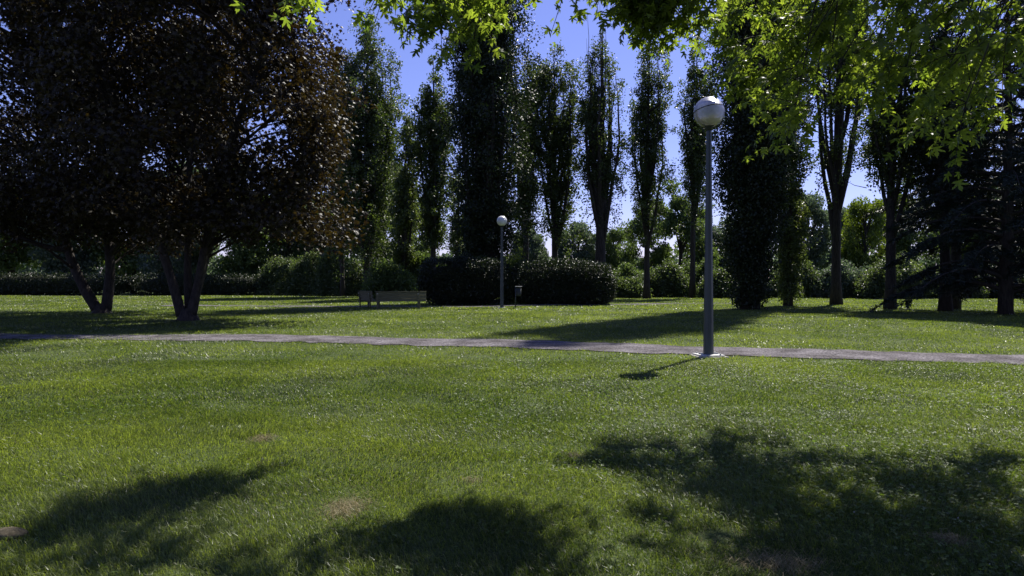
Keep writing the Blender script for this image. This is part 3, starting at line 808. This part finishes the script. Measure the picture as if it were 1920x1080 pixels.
tr = catmull([TB, TB + [.05, -.1, 1.6], TB + [-.1, -.2, 3.4], TB + [-.4, -.3, 5.5], TB + [-.8, -.4, 8.0], TB + [-1.2, -.6, 11.0]], 5) - TB
s = np.linspace(0, 1, len(tr)); tube(w, tr, .40 * (1 - s) + .06 + .12 * np.exp(-s * 18), 16, wob=.08)
# group sprays by azimuth/height into limbs
cent = SP[rng.choice(len(SP), 26, replace=False)].copy()
for _ in range(8):
    lab = np.argmin(((SP[:, None] - cent[None]) ** 2).sum(-1), 1)
    for j in range(len(cent)):
        if (lab == j).any(): cent[j] = SP[lab == j].mean(0)
leafP = []; leafA = []; leafN = []; leafS = []; leafV = []
for j in range(len(cent)):
    pts = SP[lab == j]
    if len(pts) == 0: continue
    top = cent[j] + [0, 0, .35]
    if cent[j][1] > 4.5 and top[2] < 1.5 + .44 * top[1] + .3: top = top + [.5, -.9, .9]
    z0 = np.clip(top[2] - 1.8, 2.6, 8.5); b = TB + tr[np.argmin(np.abs(tr[:, 2] - z0))]
    L = np.linalg.norm(top - b)
    m1 = b * .66 + top * .34 + [0, 0, .10 * L]; m2 = b * .3 + top * .7 + [0, 0, .08 * L]
    limb = catmull([b, m1, m2, top], 7); s = np.linspace(0, 1, len(limb))
    tube(w, limb - TB, (.035 + .010 * L) * (1 - s) + .016, 8, wob=.08)
    for ip in np.nonzero(lab == j)[0]:
        p = SP[ip]
        d = np.linalg.norm(limb - p, axis=1); q = limb[max(3, int(np.argmin(d)) - 1)]
        out = p - TB; out[2] = 0; out /= np.linalg.norm(out) + 1e-6
        mid = (q + p) / 2 + np.array([0, 0, .10 * np.linalg.norm(p - q)])
        mid = mid + rng.normal(size=3) * .12 * np.linalg.norm(p - q)
        br = catmull([q, mid, p], 4); tube(w, br - TB, np.linspace(.012, .005, len(br)), 4, cap=False)
        # spray of twigs
        for kk in range(3):
            dr = out * rng.uniform(.4, 1.0) + rng.normal(size=3) * .45 + np.array([0, 0, -.32]); dr /= np.linalg.norm(dr)
            Lt = rng.uniform(.35, .65) * (1.0 if ip < n_vis else 1.35)
            e = p + dr * Lt + np.array([0, 0, -.10]); tw = catmull([p, p + dr * Lt * .5, e], 3)
            tube(w, tw - TB, np.linspace(.006, .0025, len(tw)), 3, cap=False)
            nl = 14 if ip < n_vis else 7
            for i in range(nl):
                f = .15 + .85 * (i + rng.random()) / nl; k0 = f * (len(tw) - 1); i0 = min(int(k0), len(tw) - 2)
                bp = tw[i0] + (tw[i0 + 1] - tw[i0]) * (k0 - i0)
                side = np.cross(dr, [0, 0, 1]); side /= np.linalg.norm(side) + 1e-6
                pd = dr * .5 + side * (1 if i % 2 else -1) * rng.uniform(.4, 1) + rng.normal(size=3) * .3 + np.array([0, 0, -.25])
                pd /= np.linalg.norm(pd); pl = rng.uniform(.03, .09); lb = bp + pd * pl
                A = pd + np.array([0, 0, -.45]) + rng.normal(size=3) * .3
                leafP.append(lb); leafA.append(A); leafN.append(np.array([0, 0, 1.0]) + rng.normal(size=3) * .55)
                leafS.append(rng.uniform(.055, .12)); leafV.append(rng.random())
P = np.array(leafP); A = np.array(leafA); A /= np.linalg.norm(A, axis=1)[:, None]
N = np.array(leafN); N -= (N * A).sum(1)[:, None] * A; N /= np.linalg.norm(N, axis=1)[:, None]
leaves(c, P - TB, np.array(leafS), MAPLE_L, (A, np.cross(A, N), N), 0, np.array(leafV))
w.build('trunk', M['bark_maple'], t); c.build('crown', M['silver_maple'], t)
t.location = TB

# ------------------------------------------------------------------ hedges and shrubs
def lumpy(c, n_leaf, half, h, lsize, box_like=True, rough=.12, z0=.05):
    """leaf-covered body: half = (hx, hy); returns leaf points on and just under an uneven surface"""
    e = 7.0 if box_like else 2.2
    d = rng.normal(size=(n_leaf, 3)); d[:, 2] = np.abs(d[:, 2]) if not box_like else d[:, 2]
    d /= np.linalg.norm(d, axis=1)[:, None]
    k = (np.abs(d) ** e).sum(1) ** (-1 / e)
    d = d * k[:, None]
    r = 1 - np.abs(rng.normal(size=n_leaf)) * .09
    lump = 1 + rough * (vnoise(d[:, 0] * half[0] * 1.0 + 9, d[:, 1] * half[1] + d[:, 2] * h * .8, .9, 70) - .5) * 2 / max(1.0, .25 * max(half))
    P = d * (r * lump)[:, None] * np.array([half[0], half[1], h / 2]) + np.array([0, 0, h / 2 + z0])
    P[:, 2] += .55 * (vnoise(P[:, 0], P[:, 1], .55, 71) * vnoise(P[:, 0], P[:, 1], 2.0, 72) - .2) * np.clip(P[:, 2], 0, 1)
    P += rng.normal(size=P.shape) * lsize * .6
    P = P[P[:, 2] > .02]
    leaves(c, P, lsize * (.6 + .8 * rng.random(len(P))), RHOMB, None, 0)

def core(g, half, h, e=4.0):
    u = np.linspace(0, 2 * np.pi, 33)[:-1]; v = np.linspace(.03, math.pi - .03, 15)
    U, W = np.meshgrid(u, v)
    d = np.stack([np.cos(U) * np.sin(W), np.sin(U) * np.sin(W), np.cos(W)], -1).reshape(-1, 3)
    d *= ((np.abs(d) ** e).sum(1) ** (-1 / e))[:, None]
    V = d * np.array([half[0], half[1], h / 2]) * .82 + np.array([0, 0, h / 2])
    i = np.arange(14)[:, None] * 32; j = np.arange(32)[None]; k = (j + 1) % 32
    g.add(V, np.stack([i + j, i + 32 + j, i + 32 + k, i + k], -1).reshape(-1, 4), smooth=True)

def bush(c, n_leaf, half, h, lsize, seedo):
    # many leafy shoots: clumps through a dome that reaches the ground
    m = max(14, n_leaf // 90)
    d = rng.normal(size=(m, 3)); d /= np.linalg.norm(d, axis=1)[:, None]; d[:, 2] = rng.random(m)
    rad = np.sqrt(np.clip(1 - d[:, 2] ** 2.6, 0.02, 1)) * (.55 + .45 * rng.random(m))
    a = rng.random(m) * 6.28
    C = np.stack([np.cos(a) * rad * half[0], np.sin(a) * rad * half[1], .15 + d[:, 2] * h * (.52 + .62 * vnoise(np.cos(a) * rad * half[0], np.sin(a) * rad * half[1], .9, seedo))], -1)
    P = balls(C, 90, .30 + .60 * rng.random(m), (1, 1, 1.2)); P = P[P[:, 2] > .02]
    leaves(c, P, lsize * (.6 + .8 * rng.random(len(P))), RHOMB, None, 0)

def hedge(name, label, cat, px0, px1, D, top_v, depth, n, mat, lsize=.10, box_like=True, rough=.12, group=None, with_core=True):
    x0, x1 = X(px0, D), X(px1, D); h = Z(top_v, D); half = ((x1 - x0) / 2, depth / 2)
    t = thing(name, label, cat, ((x0 + x1) / 2, D + depth / 2, float(ground_z((x0 + x1) / 2, D)) - .03), 0, group)
    c = Geo()
    if box_like: lumpy(c, n, half, h, lsize, box_like, rough)
    else: bush(c, n, half, h, lsize, int(px0) % 40)
    c.build('foliage', M[mat], t)
    for i in range(5):
        w = Geo()
        a = rng.random() * 6.28; bx = (rng.random() - .5) * half[0] * 1.4; r = min(half) * .5
        tube(w, [(bx, 0, 0), (bx + math.cos(a) * r * .3, math.sin(a) * r * .3, h * .4), (bx + math.cos(a) * r * .7, math.sin(a) * r * .7, h * .8)], [.04, .03, .01], 5)
        w.build('stem', M['bark'], t)
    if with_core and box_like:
        g = Geo(); core(g, half, h, 4.0 if box_like else 2.2); g.build('shade_core', M['inner'], t)  # solid filler body, its dark colour stands for the hedge's inner shade
    return t
M['inner'] = surf('shade_core_dark', (.010, .014, .006), (.030, .034, .016), (9, 9, 9), .95, 1.0, .15)

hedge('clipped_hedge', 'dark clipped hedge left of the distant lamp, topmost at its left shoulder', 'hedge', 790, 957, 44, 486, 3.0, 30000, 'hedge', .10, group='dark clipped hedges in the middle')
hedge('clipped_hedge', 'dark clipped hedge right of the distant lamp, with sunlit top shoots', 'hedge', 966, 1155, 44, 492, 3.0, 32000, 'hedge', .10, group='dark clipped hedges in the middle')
hedge('shrub', 'small yellow-green shrub in the gap between the two clipped hedges', 'shrub', 950, 985, 45.5, 490, 1.4, 5000, 'far_yellow', .10, False, with_core=False)
hedge('clipped_hedge', 'long low dark hedge closing the lawn behind the purple maples', 'hedge', -260, 235, 76, 514, 2.2, 26000, 'hedge', .15, group='low boundary hedge at the left')
hedge('clipped_hedge', 'low dark hedge section directly right of the nearer purple maple', 'hedge', 232, 500, 76.5, 516, 2.2, 16000, 'hedge', .15, group='low boundary hedge at the left')

shr = [('tall grey-green columnar shrub at the right end of the low hedge', 596, 640, 74, 478, 'shrub'),
       ('rounded dim shrub joining the end of the low hedge', 490, 560, 76, 490, 'shrub'),
       ('grey-green upright shrub left of the columnar one', 545, 602, 75, 482, 'shrub'),
       ('dim shrub behind the twin-topped poplar trunk', 636, 700, 73, 500, 'shrub'),
       ('bright low bush behind the askew bench', 696, 756, 56.5, 508, 'far_green'),
       ('tall light green bush between the short poplar and the hedge', 765, 822, 62, 470, 'far_green'),
       ('low grey-green bush just right of the clipped hedge', 1150, 1200, 64, 536, 'shrub'),
       ('taller shrub behind the low bush right of the hedge', 1150, 1215, 70, 505, 'far_green'),
       ('bushy dark-centred shrub between the two slender poplars', 1222, 1292, 66, 505, 'shrub'),
       ('pale shrub at the foot of the poplar beside the near lamp', 1285, 1340, 68, 500, 'far_green'),
       ('silvery shrub seen between near lamp post and huge dark poplar', 1330, 1375, 62, 518, 'shrub'),
       ('grey-green shrub behind the lighter leafy poplar', 1470, 1545, 64, 505, 'shrub'),
       ('silvery shrub right of the many-stemmed poplar', 1560, 1640, 63, 502, 'far_grey'),
       ('broad shrub between the two dark straight trunks', 1655, 1760, 60, 500, 'shrub'),
       ('shaded shrub under the conifer branches', 1765, 1850, 60, 510, 'shrub'),
       ('dark shrub at the far right edge beneath the conifer', 1845, 1990, 60, 505, 'hedge')]
for lb, a, b, D, tv, mt in shr:
    hedge('shrub', lb, 'shrub', a - .3 * (b - a), b + .3 * (b - a), D, tv - 6, (X(b, D) - X(a, D)) * .8, int(6000 + 210 * (b - a)), mt, .16, False, .3, 'shrubs along the far side of the lawn')

# ------------------------------------------------------------------ background trees
def bg_proto(n, seed, oval=1.0):
    g = Geo(); w = Geo()
    tube(w, [(0, 0, 0), (.1, 0, 3), (0, .1, 6), (.1, 0, 9)], [.35, .28, .2, .06], 8)
    C_ = []
    for i in range(46):
        d = rng.normal(size=3); d /= np.linalg.norm(d); r = .55 + .42 * rng.random()
        p = np.array([d[0] * r * 4.2, d[1] * r * 4.2, 5.9 + d[2] * r * 4.7 * oval]); C_.append(p)
        if i % 2 == 0: tube(w, [(0, 0, max(2, p[2] - 2.5)), (p[0] * .5, p[1] * .5, p[2] - .8), tuple(p)], [.12, .07, .02], 5, cap=False)
    C_ = np.array(C_); per = n // 46
    P = balls(C_, per, .9 + 1.0 * rng.random(46), (1, 1, .7)); P = P[P[:, 2] > .8]; C_ = C_
    va = rng.random(len(P))
    P = P[:]; leaves(g, P, .26 * (.6 + .8 * rng.random(len(P))), RHOMB, None, 0, va)
    return g, w
protos = []
bgt = [('rounded tree at the far left edge behind the low hedge', 20, 92, 340, 80, 'far_green'),
       ('dull green tree behind the farther purple maple', 120, 88, 345, 75, 'far_grey'),
       ('green tree in the gap between the two purple maples', 250, 92, 350, 70, 'far_green'),
       ('olive tree behind the nearer purple maple trunk', 340, 88, 350, 70, 'far_grey'),
       ('brighter green tree right of the nearer purple maple trunk', 450, 84, 365, 60, 'far_green'),
       ('bluish green tree under the right rim of the purple maple', 540, 90, 360, 60, 'far_grey'),
       ('green tree behind the columnar shrub', 620, 88, 380, 55, 'far_green'),
       ('tall leafy tree filling between the poplars behind the benches', 720, 82, 330, 42, 'far_green'),
       ('sunlit yellow-green tree left of the clipped hedge', 790, 80, 400, 45, 'far_green'),
       ('small distant tree in the sky gap left of the giant poplar', 868, 100, 440, 28, 'far_grey'),
       ('hazy rounded tree right of the distant lamp', 990, 100, 430, 32, 'far_grey'),
       ('hazy tree above the right-hand hedge top', 1085, 98, 428, 42, 'far_grey'),
       ('low distant tree at the right end of the clipped hedge', 1160, 98, 440, 30, 'far_green'),
       ('broad rounded tree behind the slender clear-trunked poplar', 1215, 88, 405, 48, 'far_green'),
       ('big rounded tree left of the near lamp post', 1275, 84, 390, 55, 'far_green'),
       ('dim tree behind the near lamp post', 1350, 96, 420, 45, 'far_grey'),
       ('tall bluish tree right of the lighter leafy poplar', 1515, 78, 380, 44, 'far_grey'),
       ('bright yellow-green tree between two dark poplar trunks', 1622, 74, 392, 40, 'far_yellow'),
       ('grey-green tree behind the straight-trunked poplar', 1580, 92, 415, 40, 'far_grey'),
       ('mid green tree left of the conifer', 1705, 78, 380, 48, 'far_green'),
       ('green tree glimpsed through the conifer', 1800, 80, 370, 50, 'far_yellow'),
       ('dark green tree at the far right edge behind the conifer', 1890, 78, 350, 60, 'far_grey'),
       ('shadowy tree past the right border of the conifer', 1990, 78, 340, 60, 'far_grey')]
pm = []
for s_ in range(5):
    g, w = bg_proto(22000, s_, 1.0 + .12 * s_)
    pm.append((g, w))
pmesh = []
for i, (lb, px, D, tv, hp, mt) in enumerate(bgt):
    x = X(px, D); H = Z(tv, D); rw = hp / F * D
    t = thing('broadleaf_tree', lb, 'tree', (x, D, 0), rng.random() * 6.28, 'broadleaf trees beyond the lawn')
    t.scale = (rw / 3.9, rw / 3.9, H / 9.6)
    k = i % 5
    if len(pmesh) <= k:
        a = pm[k][0].build('crown', M[mt], t); b = pm[k][1].build('trunk', M['bark'], t)
        a.material_slots[0].link = 'OBJECT'; a.material_slots[0].material = M[mt]
        pmesh.append((a, b))
    else:
        for o in pmesh[k]:
            cobj = o.copy(); COL.objects.link(cobj); cobj.parent = t
            if o is pmesh[k][0]: cobj.material_slots[0].link = 'OBJECT'; cobj.material_slots[0].material = M[mt]

# far wood closing the horizon
g = Geo(); n = 42000
x = (rng.random(n) * 2 - 1) * 150; hh = 4.2 + 3.0 * vnoise(x, 0 * x, 6, 80) + 2.2 * vnoise(x, 0 * x, 2.2, 81)
y = 128 + rng.random(n) * 10 + .0 * x
P = np.stack([x, y, hh * rng.random(n) ** .8], -1)
leaves(g, P, .75 * (.6 + .8 * rng.random(n)), RHOMB, None, 0)
tag(g.build('woodland', M['far_grey']), 'far green wood closing the view behind the park trees', 'woodland', kind='stuff')

# ------------------------------------------------------------------ conifers at the right
def conifer(label, px, D, H, Rb, nb, z_low, azr=(0, 6.28)):
    x, y = X(px, D), D
    t = thing('conifer_tree', label, 'conifer', (x, y, float(ground_z(x, y)) - .03), 0, 'dark conifers at the right')
    w = Geo(); c = Geo()
    s = np.linspace(0, 1, 10); tube(w, np.stack([.1 * np.sin(s * 3), 0 * s, s * H], -1), .30 * (1 - s) + .03, 10, wob=.1)
    P = []; A = []; N = []
    for i in range(nb):
        f = (i + rng.random()) / nb; z = z_low + (H - z_low) * f
        L = Rb * (1 - f) ** .75 * rng.uniform(.65, 1.1) + .3
        a = i * 2.399 + rng.random() * .5; s = np.linspace(0, 1, 9)
        dz = (.18 * np.sin(s * 2.4) - .30 * s ** 1.6) * L * rng.uniform(.6, 1.2)
        B = np.stack([L * s * math.cos(a), L * s * math.sin(a), z + dz], -1)
        tube(w, B, (.035 + .012 * L) * (1 - s) + .008, 6, cap=False)
        side = np.array([-math.sin(a), math.cos(a), 0]); fw = np.array([math.cos(a), math.sin(a), 0])
        for k in range(int(7 + L * 8)):
            u = .15 + .85 * rng.random(); q0 = B[0] * 0 + np.array([np.interp(u, s, B[:, m]) for m in range(3)])
            sd = 1 if k % 2 else -1; tl = (.35 + .9 * (1 - u)) * min(L, 2.5) * .42 * rng.uniform(.6, 1.1) + .12
            dr = side * sd * .8 + fw * .65 + np.array([0, 0, -.25 - .35 * rng.random()]); dr /= np.linalg.norm(dr)
            q1 = q0 + dr * tl + np.array([0, 0, -.15 * tl]); nn = int(12 + tl * 38)
            v = rng.random(nn)[:, None]
            P.append(q0 * (1 - v) + q1 * v); A.append(np.tile(dr, (nn, 1)) + rng.normal(size=(nn, 3)) * .55)
    P = np.concatenate(P); A = np.concatenate(A); A /= np.linalg.norm(A, axis=1)[:, None]
    N = rng.normal(size=A.shape); N -= (N * A).sum(1)[:, None] * A; N /= np.linalg.norm(N, axis=1)[:, None]
    T = (np.array([[-.09, 0, 0], [.09, 0, 0], [.05, .9, 0], [-.05, .9, 0]]), np.array([[0, 1, 2, 3]]))
    leaves(c, P, .20 * (.6 + .7 * rng.random(len(P))), T, (A, np.cross(A, N), N), 0)
    w.build('trunk', M['bark'], t); c.build('crown', M['needle'], t); return t
conifer('dark conifer with sweeping branches hanging over the right edge of the lawn', 1885, 31.5, 15.5, 5.2, 95, .9)
conifer('slimmer dark conifer left of the sweeping one, branches reaching over the poplar trunks', 1790, 38.5, 14.0, 4.2, 60, 4.6)
conifer('partly cropped dark conifer at the right border of the picture', 2010, 34, 17, 5.0, 70, 2.0)
print('VERTS', sum(len(m.vertices) for m in bpy.data.meshes), 'sprays', n_vis, len(SP), 'leaves', len(P))
